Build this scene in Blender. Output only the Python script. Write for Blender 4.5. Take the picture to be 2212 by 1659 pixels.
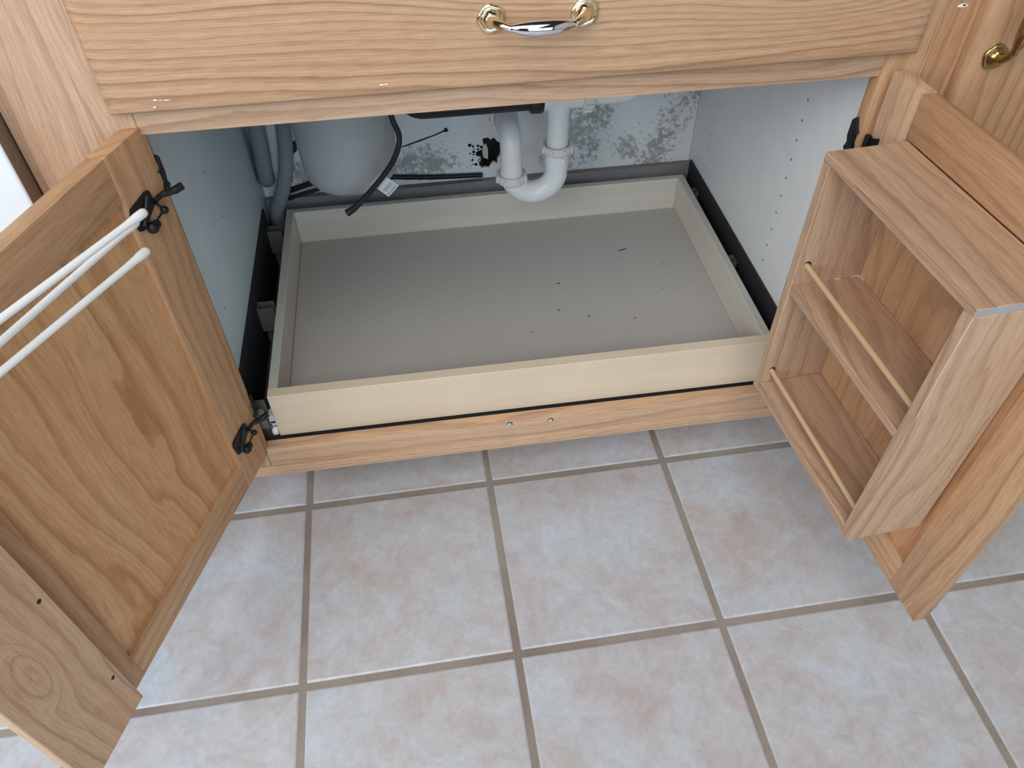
import bpy, bmesh, math, random
from mathutils import Vector, Matrix
PI = math.pi
for o in list(bpy.data.objects):
    bpy.data.objects.remove(o, do_unlink=True)
SC = bpy.context.scene
COL = SC.collection

# ------------------------------------------------------------------ camera
cam_d = bpy.data.cameras.new('camera')
cam = bpy.data.objects.new('camera', cam_d)
COL.objects.link(cam)
R = ((0.9898928243877724, -0.14130778951766718, -0.012012695252511425),
     (-0.11107739918471883, -0.7198763866824714, -0.6851567698617216),
     (0.08817033296952928, 0.6795661090126701, -0.7282965713673399))
CP = (-0.12278328, -0.789413, 1.09081236)
cam.matrix_world = Matrix(((R[0][0], -R[1][0], -R[2][0], CP[0]),
                           (R[0][1], -R[1][1], -R[2][1], CP[1]),
                           (R[0][2], -R[1][2], -R[2][2], CP[2]),
                           (0, 0, 0, 1)))
cam_d.sensor_fit = 'HORIZONTAL'
cam_d.sensor_width = 36.0
cam_d.lens = 1649.4176 / 2212 * 36.0
cam_d.clip_start = 0.02
SC.camera = cam

# ------------------------------------------------------------------ light
world = bpy.data.worlds.new('world')
SC.world = world
world.use_nodes = True
wb = world.node_tree.nodes['Background']
wb.inputs[0].default_value = (0.80, 0.86, 0.93, 1)
wb.inputs[1].default_value = 0.03


def area(name, loc, target, sx, sy, power, colr):
    d = bpy.data.lights.new(name, 'AREA')
    d.shape = 'RECTANGLE'
    d.size, d.size_y = sx, sy
    d.energy = power
    d.color = colr
    o = bpy.data.objects.new(name, d)
    COL.objects.link(o)
    o.location = loc
    o.rotation_euler = (Vector(target) - Vector(loc)).to_track_quat('-Z', 'Y').to_euler()
    return o


area('window_daylight', (-1.5, -1.5, 1.45), (-0.3, -0.1, 0.3), 1.2, 1.2, 24, (0.94, 1.0, 1.08))
area('far_window_daylight', (0.2, -3.0, 1.0), (0.0, 0.0, 0.4), 1.6, 1.6, 18, (0.70, 0.99, 1.20))
area('ceiling_light', (-0.5, -1.6, 2.4), (-0.1, -0.3, 0.2), 1.8, 1.8, 42, (1.03, 1.0, 0.96))

vs = SC.view_settings
SC.display_settings.display_device = 'sRGB'
vs.view_transform = 'Standard'
vs.look = 'None'
vs.gamma = 1.0
vs.exposure = 0.0
vs.use_curve_mapping = False

# ------------------------------------------------------------------ materials


class NT:
    def __init__(self, name):
        self.m = bpy.data.materials.new(name)
        self.m.use_nodes = True
        self.t = self.m.node_tree
        self.b = self.t.nodes['Principled BSDF']

    def n(self, typ, **kw):
        nd = self.t.nodes.new(typ)
        for k, v in kw.items():
            setattr(nd, k, v)
        return nd

    def l(self, a, b):
        self.t.links.new(a, b)

    def val(self, sock, v):
        if isinstance(v, bpy.types.NodeSocket):
            self.l(v, sock)
        else:
            sock.default_value = v

    def math(self, op, a, b=None, c=None):
        nd = self.n('ShaderNodeMath', operation=op)
        for i, v in enumerate((a, b, c)):
            if v is not None:
                self.val(nd.inputs[i], v)
        return nd.outputs[0]

    def ramp(self, fac, stops, interp='LINEAR'):
        nd = self.n('ShaderNodeValToRGB')
        cr = nd.color_ramp
        cr.interpolation = interp
        while len(cr.elements) < len(stops):
            cr.elements.new(0.5)
        for e, (p, c) in zip(cr.elements, stops):
            e.position = p
            e.color = (*c, 1) if len(c) == 3 else c
        self.l(fac, nd.inputs[0])
        return nd.outputs[0]

    def mix(self, fac, a, b, mode='MIX'):
        nd = self.n('ShaderNodeMix', data_type='RGBA', blend_type=mode)
        self.val(nd.inputs[0], fac)
        for s, v in ((nd.inputs[6], a), (nd.inputs[7], b)):
            if isinstance(v, bpy.types.NodeSocket):
                self.l(v, s)
            else:
                s.default_value = (*v, 1)
        return nd.outputs[2]

    def noise(self, vec, scale, detail=2.0, rough=0.5, dist=0.0):
        nd = self.n('ShaderNodeTexNoise')
        self.l(vec, nd.inputs['Vector'])
        nd.inputs['Scale'].default_value = scale
        nd.inputs['Detail'].default_value = detail
        nd.inputs['Roughness'].default_value = rough
        nd.inputs['Distortion'].default_value = dist
        return nd.outputs[0]

    def mapv(self, vec, loc=(0, 0, 0), scale=(1, 1, 1), rot=(0, 0, 0)):
        nd = self.n('ShaderNodeMapping')
        self.l(vec, nd.inputs[0])
        nd.inputs[1].default_value = loc
        nd.inputs[2].default_value = rot
        nd.inputs[3].default_value = scale
        return nd.outputs[0]

    def obj(self):
        return self.n('ShaderNodeTexCoord').outputs['Object']

    def bump(self, h, strength=0.2, dist=0.001):
        nd = self.n('ShaderNodeBump')
        self.val(nd.inputs['Strength'], strength)
        nd.inputs['Distance'].default_value = dist
        self.l(h, nd.inputs['Height'])
        self.l(nd.outputs[0], self.b.inputs['Normal'])

    def set(self, **kw):
        for k, v in kw.items():
            self.val(self.b.inputs[k.replace('_', ' ')], v)
        return self.m


OAK = {'light': (0.580, 0.405, 0.280), 'mid': (0.500, 0.322, 0.207), 'dark': (0.300, 0.172, 0.105)}
OAKD = {'light': (0.610, 0.385, 0.225), 'mid': (0.520, 0.300, 0.158), 'dark': (0.300, 0.150, 0.075)}
PLY = {'light': (0.720, 0.425, 0.225), 'mid': (0.640, 0.345, 0.165), 'dark': (0.400, 0.185, 0.080)}
OAKF = {'light': (0.570, 0.375, 0.235), 'mid': (0.485, 0.290, 0.170), 'dark': (0.285, 0.150, 0.085)}
OAKL = {'light': (0.690, 0.470, 0.310), 'mid': (0.600, 0.375, 0.230), 'dark': (0.350, 0.190, 0.110)}
OAKR = {'light': (0.500, 0.300, 0.170), 'mid': (0.430, 0.235, 0.122), 'dark': (0.250, 0.120, 0.060)}
_oak = {}


def oak(axis='X', seed=0, tone=None, A=1.5, B=52.0, low=(1.6, 7.0), contrast=1.0, bumps=()):
    """plain-sawn oak: contour lines of a slow field stretched along the grain;
    bumps (along, across, r along, r across, height) place the ovals of a cathedral figure"""
    key = (axis, seed, id(tone), A, B, low, contrast, bumps)
    if key in _oak:
        return _oak[key]
    t = tone or OAK
    N = NT('oak_' + axis.lower() + '_%d' % seed)
    sep = N.n('ShaderNodeSeparateXYZ')
    N.l(N.obj(), sep.inputs[0])
    order = {'X': (0, 2, 1), 'Y': (1, 0, 2), 'Z': (2, 0, 1)}[axis]
    com = N.n('ShaderNodeCombineXYZ')
    for i, k in enumerate(order):
        N.l(sep.outputs[k], com.inputs[i])
    off = (seed * 1.37, seed * 0.73, seed * 2.11)
    v0 = com.outputs[0]
    f1 = N.noise(N.mapv(v0, off, (low[0], low[1], low[1])), 1.0, 1.0, 0.35, 0.1)
    f3 = N.noise(N.mapv(v0, off, (low[0] * 3, low[1] * 3, low[1] * 3)), 1.0, 1.0, 0.4)
    f2 = N.noise(N.mapv(v0, off, (14, 60, 60)), 1.0, 3.0, 0.55)
    s0 = N.n('ShaderNodeSeparateXYZ')
    N.l(v0, s0.inputs[0])
    g_, c_ = s0.outputs[0], s0.outputs[1]
    cross = N.math('ADD', c_, N.math('MULTIPLY', s0.outputs[2], 0.8))
    v = N.math('ADD', N.math('MULTIPLY', f1, A * 4.0), N.math('MULTIPLY', cross, B))
    v = N.math('ADD', v, N.math('MULTIPLY', f3, A * 0.9))
    for (ca, cc, ra, rc, hh) in bumps:
        d1 = N.math('DIVIDE', N.math('SUBTRACT', g_, ca), ra)
        d2 = N.math('DIVIDE', N.math('SUBTRACT', c_, cc), rc)
        d = N.math('ADD', N.math('MULTIPLY', d1, d1), N.math('MULTIPLY', d2, d2))
        v = N.math('ADD', v, N.math('MULTIPLY', N.math('EXPONENT', N.math('MULTIPLY', d, -1.0)), hh))
    v = N.math('ADD', v, N.math('MULTIPLY', f2, 0.45))
    saw = N.math('FRACT', v)
    saw2 = N.math('FRACT', N.math('MULTIPLY', v, 3.3))
    k = contrast

    def lerp(a, b, f):
        return tuple(x + (y - x) * f for x, y in zip(a, b))
    # every other ring is weaker
    cv = N.n('ShaderNodeCombineXYZ')
    N.l(N.math('MULTIPLY', v, 0.55), cv.inputs[0])
    N.l(N.math('MULTIPLY', g_, 0.8), cv.inputs[1])
    strong = N.noise(cv.outputs[0], 1.0, 1.0, 0.4)
    ring = N.ramp(saw, [(0.0, lerp(t['light'], t['mid'], .35)), (0.30, t['light']), (0.62, lerp(t['light'], t['mid'], .55 * k)),
                        (0.82, lerp(t['light'], t['dark'], .50 * k)), (0.90, lerp(t['light'], t['dark'], .58 * k)), (0.97, lerp(t['light'], t['mid'], .8 * k)), (1.0, lerp(t['light'], t['mid'], .35))])
    flat = lerp(t['light'], t['mid'], .35)
    col = N.mix(N.ramp(strong, [(0.32, (0.15,) * 3), (0.62, (1, 1, 1))]), flat, ring)
    ring2 = N.ramp(saw2, [(0.0, (1, 1, 1)), (0.55, (0.98, 0.97, 0.965)), (0.88, (0.88, 0.85, 0.83)), (1.0, (0.98, 0.97, 0.965))])
    col = N.mix(0.75 * k, col, ring2, 'MULTIPLY')
    # pores: short dark dashes along the grain
    po = N.noise(N.mapv(v0, off, (26, 620, 620)), 1.0, 2.0, 0.6)
    pm = N.ramp(po, [(0.48, (0, 0, 0)), (0.66, (1, 1, 1))])
    fac = N.math('MULTIPLY', pm, N.math('ADD', 0.16, N.math('MULTIPLY', saw, 0.30)))
    col = N.mix(fac, col, t['dark'])
    fl = N.noise(N.mapv(v0, off, (34, 210, 210)), 1.0, 4.0, 0.7)
    col = N.mix(0.6, col, N.ramp(fl, [(0.3, (0.84, 0.82, 0.80)), (0.7, (1.10, 1.10, 1.10))]), 'MULTIPLY')
    big = N.noise(N.mapv(v0, off, (2.5, 11, 11)), 1.0, 1.0, 0.5)
    col = N.mix(0.85, col, N.ramp(big, [(0.25, (0.92, 0.83, 0.79)), (0.5, (1, 1, 1)), (0.75, (1.03, 1.07, 1.08))]), 'MULTIPLY')
    N.set(Base_Color=col, Roughness=0.45, IOR=1.45)
    N.b.inputs['Specular IOR Level'].default_value = 0.3
    N.bump(pm, 0.10, 0.0004)
    _oak[key] = N.m
    return N.m


def plain(name, colr, rough=0.5, metal=0.0, spec=0.5, spread=0.06, nscale=60.0, bump=0.0):
    N = NT(name)
    f = N.noise(N.obj(), nscale, 3.0, 0.6)
    c = N.mix(1.0, colr, N.ramp(f, [(0.3, (1 - spread,) * 3), (0.7, (1 + spread,) * 3)]), 'MULTIPLY')
    N.set(Base_Color=c, Roughness=rough, Metallic=metal)
    N.b.inputs['Specular IOR Level'].default_value = spec
    if bump:
        N.bump(f, bump, 0.0006)
    return N.m


def maple(name, colr, axis='X', streak=0.06, rough=0.5):
    N = NT(name)
    sc = {'X': (2.5, 40, 40), 'Y': (40, 2.5, 40), 'Z': (40, 40, 2.5)}[axis]
    f = N.noise(N.mapv(N.obj(), (3, 1, 7), sc), 1.0, 3.0, 0.6, 0.4)
    f2 = N.noise(N.obj(), 7.0, 2.0, 0.5)
    c = N.mix(1.0, colr, N.ramp(f, [(0.3, (1 - streak, 1 - streak * 1.2, 1 - streak * 1.4)), (0.6, (1, 1, 1)), (0.75, (1 + streak * .5,) * 3)]), 'MULTIPLY')
    c = N.mix(0.6, c, N.ramp(f2, [(0.35, (0.95, 0.92, 0.88)), (0.65, (1.03, 1.02, 1.0))]), 'MULTIPLY')
    N.set(Base_Color=c, Roughness=rough)
    return N.m


def tile_mat():
    N = NT('glazed_floor_tile')
    oi = N.n('ShaderNodeObjectInfo')
    add = N.n('ShaderNodeVectorMath', operation='ADD')
    N.l(N.obj(), add.inputs[0])
    sc = N.n('ShaderNodeVectorMath', operation='SCALE')
    com = N.n('ShaderNodeCombineXYZ')
    N.l(oi.outputs['Random'], com.inputs[0])
    N.l(N.math('MULTIPLY', oi.outputs['Random'], 7.7), com.inputs[1])
    N.l(com.outputs[0], sc.inputs[0])
    sc.inputs[3].default_value = 40.0
    N.l(sc.outputs[0], add.inputs[1])
    v = add.outputs[0]
    a = N.noise(v, 8.0, 6.0, 0.66, 0.8)
    b = N.noise(v, 21.0, 8.0, 0.74, 1.1)
    c = N.noise(v, 130.0, 4.0, 0.75, 0.5)
    d = N.noise(v, 46.0, 6.0, 0.7, 1.6)
    col = N.ramp(a, [(0.34, (0.520, 0.540, 0.575)), (0.46, (0.520, 0.515, 0.525)), (0.56, (0.510, 0.475, 0.470)), (0.68, (0.490, 0.420, 0.400)), (0.78, (0.470, 0.390, 0.360))])
    col = N.mix(0.9, col, N.ramp(b, [(0.32, (1.10, 1.13, 1.16)), (0.46, (1.02, 1.03, 1.04)), (0.56, (0.98, 0.96, 0.95)), (0.68, (0.90, 0.84, 0.82)), (0.78, (0.80, 0.72, 0.69))]), 'MULTIPLY')
    col = N.mix(0.8, col, N.ramp(d, [(0.30, (1.07, 1.09, 1.10)), (0.5, (1, 1, 1)), (0.70, (0.94, 0.91, 0.90))]), 'MULTIPLY')
    col = N.mix(1.0, col, (1.03, 1.07, 1.11), 'MULTIPLY')
    col = N.mix(0.5, col, N.ramp(c, [(0.3, (0.90, 0.90, 0.90)), (0.7, (1.07, 1.07, 1.07))]), 'MULTIPLY')
    N.set(Base_Color=col, Roughness=N.ramp(b, [(0.3, (0.30,) * 3), (0.7, (0.42,) * 3)]))
    N.b.inputs['Specular IOR Level'].default_value = 0.45
    N.bump(b, 0.10, 0.0008)
    return N.m


def grout_mat():
    N = NT('grey_brown_grout')
    f = N.noise(N.obj(), 4.0, 3.0, 0.6)
    g = N.noise(N.obj(), 260.0, 3.0, 0.6)
    c = N.ramp(f, [(0.35, (0.25, 0.205, 0.18)), (0.65, (0.36, 0.325, 0.28))])
    c = N.mix(0.5, c, N.ramp(g, [(0.3, (0.8, 0.8, 0.8)), (0.7, (1.1, 1.1, 1.1))]), 'MULTIPLY')
    N.set(Base_Color=c, Roughness=0.9)
    N.bump(g, 0.4, 0.001)
    return N.m


def back_mat():
    """painted back panel with mould stains"""
    N = NT('mouldy_white_back_panel')
    o = N.obj()
    base = N.noise(o, 5.0, 2.0, 0.5)
    col = N.ramp(base, [(0.3, (0.75, 0.78, 0.81)), (0.7, (0.84, 0.87, 0.90))])
    sp = N.noise(N.mapv(o, (0, 0, 0), (115, 1, 115)), 1.0, 5.0, 0.70, 0.4)
    patch = N.noise(N.mapv(o, (4, 0, 9), (13, 1, 13)), 1.0, 2.0, 0.5)
    sep = N.n('ShaderNodeSeparateXYZ')
    N.l(o, sep.inputs[0])
    x, z = sep.outputs[0], sep.outputs[2]

    def blob(cx, cz, rx, rz, tilt=0.0):
        dx = N.math('DIVIDE', N.math('SUBTRACT', N.math('SUBTRACT', x, cx), N.math('MULTIPLY', N.math('SUBTRACT', z, cz), tilt)), rx)
        dz = N.math('DIVIDE', N.math('SUBTRACT', z, cz), rz)
        d2 = N.math('ADD', N.math('MULTIPLY', dx, dx), N.math('MULTIPLY', dz, dz))
        return N.math('MAXIMUM', N.math('SUBTRACT', 1.0, d2), 0.0)
    m = blob(0.20, 0.36, 0.075, 0.13)
    for q in ((0.375, 0.33, 0.05, 0.16, 0.35), (0.42, 0.42, 0.03, 0.08), (-0.11, 0.30, 0.10, 0.05), (-0.34, 0.29, 0.07, 0.045),
              (0.30, 0.30, 0.05, 0.04), (0.16, 0.28, 0.06, 0.03)):
        m = N.math('MAXIMUM', m, blob(*q))
    m = N.math('MULTIPLY', m, N.ramp(patch, [(0.35, (0.45,) * 3), (0.6, (1, 1, 1))]))
    th = N.math('ADD', sp, N.math('MULTIPLY', m, 0.30))
    f = N.ramp(th, [(0.62, (0, 0, 0)), (0.74, (1, 1, 1))])
    col = N.mix(N.math('MULTIPLY', f, 0.68), col, (0.19, 0.205, 0.18))
    N.set(Base_Color=col, Roughness=0.6)
    return N.m


M = {}
M['melamine'] = plain('grey_white_melamine', (0.82, 0.84, 0.84), 0.5, spread=0.025, nscale=25)
M['melamine_bluelit'] = plain('white_melamine_blue_daylight', (0.70, 0.83, 0.90), 0.5, spread=0.025, nscale=25)  # white melamine with a bluish daylight tint put into its colour
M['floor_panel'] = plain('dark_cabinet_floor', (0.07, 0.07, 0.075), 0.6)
M['nailer'] = plain('grey_nailer_board', (0.24, 0.24, 0.25), 0.7, spread=0.1, nscale=30)
M['nailer_edge'] = plain('raw_particleboard_edge', (0.25, 0.20, 0.155), 0.8, spread=0.25, nscale=180)
M['tray_wood'] = maple('pale_maple_tray', (0.77, 0.655, 0.505), 'X')
M['tray_side'] = maple('pale_maple_tray_sides', (0.69, 0.64, 0.57), 'Y')
M['tray_back'] = maple('pale_maple_tray_back', (0.69, 0.66, 0.60), 'X', 0.09)
M['tray_edge'] = plain('grey_green_plywood_edge', (0.49, 0.50, 0.45), 0.6, spread=0.05)
M['tray_floor'] = plain('speckled_beige_tray_bottom', (0.455, 0.435, 0.41), 0.55, spread=0.10, nscale=420, bump=0.05)
M['black_metal'] = plain('black_metal', (0.012, 0.012, 0.014), 0.45, 0.3, nscale=150, spread=0.3)
M['black_rubber'] = plain('black_rubber', (0.006, 0.006, 0.008), 0.55)
M['black_plastic'] = plain('black_drain_plastic', (0.008, 0.010, 0.018), 0.35)
M['pvc'] = plain('white_drain_plastic', (0.80, 0.82, 0.83), 0.28, spread=0.02)
M['pvc_nut'] = plain('off_white_nut_plastic', (0.72, 0.72, 0.69), 0.4, spread=0.04)
M['disposal'] = plain('pale_grey_enamel', (0.37, 0.40, 0.41), 0.45, spread=0.03)
M['white_rod'] = plain('white_vinyl', (0.84, 0.86, 0.87), 0.35, spread=0.02)
M['appliance'] = plain('white_appliance', (0.80, 0.88, 0.95), 0.3, spread=0.01)
M['appliance_shaded'] = plain('appliance_shade_tone', (0.24, 0.19, 0.165), 0.6)  # shade and oak reflection painted into the white dishwasher's side
M['brass'] = plain('polished_brass', (0.88, 0.77, 0.54), 0.14, 1.0, spread=0.03)
M['chrome'] = plain('polished_chrome', (0.82, 0.83, 0.88), 0.07, 1.0, spread=0.01)
M['dark_reflection_brass'] = plain('brass_dark_reflection', (0.42, 0.31, 0.15), 0.28, 1.0, spread=0.2, nscale=200)  # brass with its dark reflections painted into the base colour
M['grey_hose'] = plain('grey_hose', (0.25, 0.26, 0.29), 0.6)
M['grey_plastic'] = plain('grey_brown_plastic', (0.17, 0.155, 0.135), 0.55, spread=0.12)
M['slide'] = plain('white_slide_steel', (0.62, 0.64, 0.68), 0.35, 0.0)
M['plug'] = plain('pale_grey_plug', (0.55, 0.56, 0.52), 0.45)
M['hole'] = plain('dark_hole', (0.025, 0.015, 0.01), 0.9)
M['paper'] = plain('paper_tag', (0.60, 0.62, 0.64), 0.6, spread=0.05)
M['ink'] = plain('grey_ink', (0.20, 0.24, 0.26), 0.7)
M['fleck'] = plain('white_paint', (0.80, 0.80, 0.78), 0.6)
M['dowel'] = maple('birch_dowel', (0.62, 0.44, 0.25), 'X', 0.08)
M['wall_paint'] = plain('dark_wall_cavity', (0.10, 0.095, 0.09), 0.9)
M['blocker_wall'] = plain('beige_light_blocker', (0.42, 0.38, 0.33), 0.8, spread=0.03)
M['glue'] = plain('grey_end_edge', (0.36, 0.36, 0.38), 0.6)
M['pin'] = plain('grey_pin_hole', (0.16, 0.16, 0.16), 0.8)
M['pin_faint'] = plain('faint_pin_hole', (0.36, 0.37, 0.37), 0.8)
M['shade_black'] = plain('black_shade_strip', (0.016, 0.016, 0.02), 0.7)
M['tile'] = tile_mat()
M['grout'] = grout_mat()
M['back'] = back_mat()

# ------------------------------------------------------------------ mesh helpers


def newbm():
    return bmesh.new()


def add_box(bm, lo, hi, bev=0.0, seg=1, edges=None):
    lo, hi = [min(a, b) for a, b in zip(lo, hi)], [max(a, b) for a, b in zip(lo, hi)]
    r = bmesh.ops.create_cube(bm, size=1.0)
    vs_ = r['verts']
    for v in vs_:
        v.co = Vector([(lo[i] + hi[i]) / 2 + v.co[i] * (hi[i] - lo[i]) for i in range(3)])
    if bev > 0:
        es = {e for v in vs_ for e in v.link_edges}
        if edges:
            es = {e for e in es if edges(e)}
        bmesh.ops.bevel(bm, geom=list(es), offset=bev, segments=seg, profile=0.6, affect='EDGES', clamp_overlap=True)
    return bm


def frame_at(p, t, ref=None):
    t = Vector(t).normalized()
    ref = Vector(ref) if ref is not None else (Vector((0, 0, 1)) if abs(t.z) < 0.9 else Vector((1, 0, 0)))
    a = t.cross(ref).normalized()
    return a, t.cross(a).normalized()


def smooth_path(pts, n=8):
    P = [Vector(p) for p in pts]
    out = []
    for i in range(len(P) - 1):
        p0, p1, p2, p3 = P[max(i - 1, 0)], P[i], P[i + 1], P[min(i + 2, len(P) - 1)]
        for k in range(n):
            t = k / n
            out.append(0.5 * ((2 * p1) + (p2 - p0) * t + (2 * p0 - 5 * p1 + 4 * p2 - p3) * t * t + (3 * p1 - p0 - 3 * p2 + p3) * t ** 3))
    out.append(P[-1])
    return out


def add_tube(bm, pts, rad, seg=16, cap=True, flat=(1, 1), ref=None):
    pts = [Vector(p) for p in pts]
    n = len(pts)
    rads = rad if isinstance(rad, (list, tuple)) else [rad] * n
    prev = None
    rings = []
    a = None
    for i, p in enumerate(pts):
        t = (pts[min(i + 1, n - 1)] - pts[max(i - 1, 0)]).normalized()
        if a is None:
            a, b = frame_at(p, t, ref)
        else:
            a = (a - t * a.dot(t)).normalized()
            b = t.cross(a).normalized()
        ring = [bm.verts.new(p + (a * math.cos(2 * PI * k / seg) * flat[0] + b * math.sin(2 * PI * k / seg) * flat[1]) * rads[i]) for k in range(seg)]
        if prev:
            for k in range(seg):
                bm.faces.new((prev[k], prev[(k + 1) % seg], ring[(k + 1) % seg], ring[k]))
        else:
            first = ring
        prev = ring
    if cap:
        bm.faces.new(list(reversed(first)))
        bm.faces.new(prev)
    return bm


def add_lathe(bm, prof, origin, axis, seg=32, lobes=None):
    """prof: (radius, height) pairs turned round axis from origin"""
    axis = Vector(axis).normalized()
    a, b = frame_at(origin, axis)
    o = Vector(origin)
    rings = []
    for r, h in prof:
        ring = []
        for k in range(seg):
            th = 2 * PI * k / seg
            rr = r * (1 + (lobes(th) if lobes else 0))
            ring.append(bm.verts.new(o + axis * h + (a * math.cos(th) + b * math.sin(th)) * rr))
        rings.append(ring)
    for p, q in zip(rings[:-1], rings[1:]):
        for k in range(seg):
            bm.faces.new((p[k], p[(k + 1) % seg], q[(k + 1) % seg], q[k]))
    bm.faces.new(list(reversed(rings[0])))
    bm.faces.new(rings[-1])
    return bm


def add_ball(bm, c, r, seg=14):
    m = bmesh.ops.create_uvsphere(bm, u_segments=seg, v_segments=seg // 2 + 2, radius=r)
    for v in m['verts']:
        v.co += Vector(c)
    return bm


def add_prism(bm, loop, depth):
    """loop: list of 3D points, extruded along vector depth"""
    d = Vector(depth)
    A = [bm.verts.new(Vector(p)) for p in loop]
    Bv = [bm.verts.new(Vector(p) + d) for p in loop]
    n = len(A)
    bm.faces.new(A)
    bm.faces.new(list(reversed(Bv)))
    for k in range(n):
        bm.faces.new((A[k], Bv[k], Bv[(k + 1) % n], A[(k + 1) % n]))
    return bm


def obj(name, bm, mat, parent=None, smooth=None, local=None):
    bmesh.ops.recalc_face_normals(bm, faces=bm.faces[:])
    me = bpy.data.meshes.new(name)
    bm.to_mesh(me)
    bm.free()
    mats = mat if isinstance(mat, (list, tuple)) else [mat]
    for m in mats:
        me.materials.append(m)
    if smooth:
        for p in me.polygons:
            p.use_smooth = True
        me.set_sharp_from_angle(angle=math.radians(smooth))
    o = bpy.data.objects.new(name, me)
    COL.objects.link(o)
    if parent:
        o.parent = parent
    if local is not None:
        o.location = local
    return o


def tag(o, label, cat, group=None):
    o['label'] = label
    o['category'] = cat
    if group:
        o['group'] = group
    return o


def thing(name, label, cat, loc=(0, 0, 0), rz=0.0, group=None):
    o = bpy.data.objects.new(name, None)
    o.empty_display_size = 0.05
    COL.objects.link(o)
    o.location = loc
    o.rotation_euler = (0, 0, rz)
    return tag(o, label, cat, group)


def part_empty(name, parent, loc=(0, 0, 0), rz=0.0):
    o = bpy.data.objects.new(name, None)
    o.empty_display_size = 0.05
    COL.objects.link(o)
    o.parent = parent
    o.location = loc
    o.rotation_euler = (0, 0, rz)
    return o


def board(name, lo, hi, mat, parent, bev=0.0015, seg=2, org=(0, 0, 0)):
    bm = newbm()
    lo = [a - b for a, b in zip(lo, org)]
    hi = [a - b for a, b in zip(hi, org)]
    add_box(bm, lo, hi, bev, seg)
    return obj(name, bm, mat, parent, smooth=40)


# ------------------------------------------------------------------ floor
ROT = 0.010665
fl = newbm()
add_box(fl, (-2.6, -2.6, -0.030), (2.6, 0.75, -0.0016))
floor = obj('floor', fl, M['grout'])
floor['kind'] = 'structure'
PITCH, GAP = 0.312, 0.0098


def tile_mesh(w, h):
    bm = newbm()
    prof = [(0.0, -0.008), (0.0, -0.0024), (0.0010, -0.0010), (0.0034, 0.0)]
    rings = []
    for ins, z in prof:
        x, y = w / 2 - ins, h / 2 - ins
        c = 0.0012
        loop = [(-x, -y + c), (-x + c, -y), (x - c, -y), (x, -y + c), (x, y - c), (x - c, y), (-x + c, y), (-x, y - c)]
        rings.append([bm.verts.new((px, py, z)) for px, py in loop])
    for a, b in zip(rings[:-1], rings[1:]):
        for k in range(8):
            bm.faces.new((a[k], a[(k + 1) % 8], b[(k + 1) % 8], b[k]))
    bm.faces.new(rings[-1])
    bmesh.ops.recalc_face_normals(bm, faces=bm.faces[:])
    me = bpy.data.meshes.new('tile')
    bm.to_mesh(me)
    bm.free()
    me.materials.append(M['tile'])
    return me


TM = tile_mesh(PITCH - GAP, PITCH - GAP)
random.seed(5)
cosr, sinr = math.cos(ROT), math.sin(ROT)
for i in range(-6, 8):
    for j in range(-2, 6):
        lx, ly = (i + 0.5) * PITCH, -(j - 0.5) * PITCH - PITCH
        t = bpy.data.objects.new('tile', TM)
        COL.objects.link(t)
        t.parent = floor
        t.location = (-0.3744 + lx * cosr - ly * sinr + random.uniform(-.0006, .0006), -0.0040 + lx * sinr + ly * cosr + PITCH / 2 - PITCH / 2 + random.uniform(-.0006, .0006), 0.0 + random.uniform(-.0003, .0003))
        t.rotation_euler = (random.uniform(-.0012, .0012), random.uniform(-.0012, .0012), ROT + random.choice((0, PI / 2, PI, -PI / 2)) + random.uniform(-.001, .001))

wl = newbm()
add_box(wl, (-2.6, 0.64, -0.03), (2.6, 0.74, 0.86))
w = obj('wall_back', wl, M['wall_paint'])
w['kind'] = 'structure'
wl = newbm()
add_box(wl, (1.06, -2.6, -0.03), (1.16, 0.64, 2.4))
w = obj('blocker_wall_right', wl, M['blocker_wall'])  # made-up wall out of view, added to shade the right side
w['kind'] = 'structure'

# ------------------------------------------------------------------ sink base cabinet
cab = thing('sink_base_cabinet', 'open oak sink base cabinet with two swung doors and a false drawer front', 'cabinet')
X0, X1 = -0.410, 0.4112           # opening
ZB, ZT = 0.158, 0.6895
board('stile', (-0.4535, 0, 0.1165), (X0, 0.019, 0.865), oak('Z', 1), cab, 0.0006, 1)
board('filler_strip', (-0.5335, 0.0004, 0.1165), (-0.4536, 0.019, 0.865), oak('Z', 2), cab, 0.0004, 1)
board('stile', (X1, 0, 0.1165), (0.4625, 0.019, 0.865), oak('Z', 3, OAKD), cab)
board('middle_rail', (X0, 0.0003, ZT), (X1, 0.019, 0.80), oak('X', 4), cab)
board('top_rail', (X0, 0.0003, 0.8005), (X1, 0.019, 0.865), oak('X', 5), cab)
board('bottom_rail', (X0, 0.0003, 0.1165), (X1, 0.019, ZB), oak('X', 6, OAKL), cab)
board('base_strip', (-0.5335, -0.0025, 0.0945), (0.62, 0.017, 0.1162), oak('X', 7, OAKL, B=120), cab, 0.002)
board('toe_kick', (-0.53, 0.078, 0.0006), (0.62, 0.090, 0.10), oak('X', 8, OAKD), cab)
board('side_panel', (-0.4425, 0.0195, 0.105), (-0.430, 0.590, 0.865), M['melamine_bluelit'], cab, 0.0005)
board('side_panel', (0.430, 0.0195, 0.105), (0.4425, 0.590, 0.865), M['melamine'], cab, 0.0005)
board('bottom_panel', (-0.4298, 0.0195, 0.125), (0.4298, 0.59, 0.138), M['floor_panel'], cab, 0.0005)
board('light_block_lid', (-0.4425, 0.0195, 0.866), (0.4425, 0.59, 0.880), M['nailer'], cab, 0.0005)  # unseen lid added to keep light out of the interior
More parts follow.
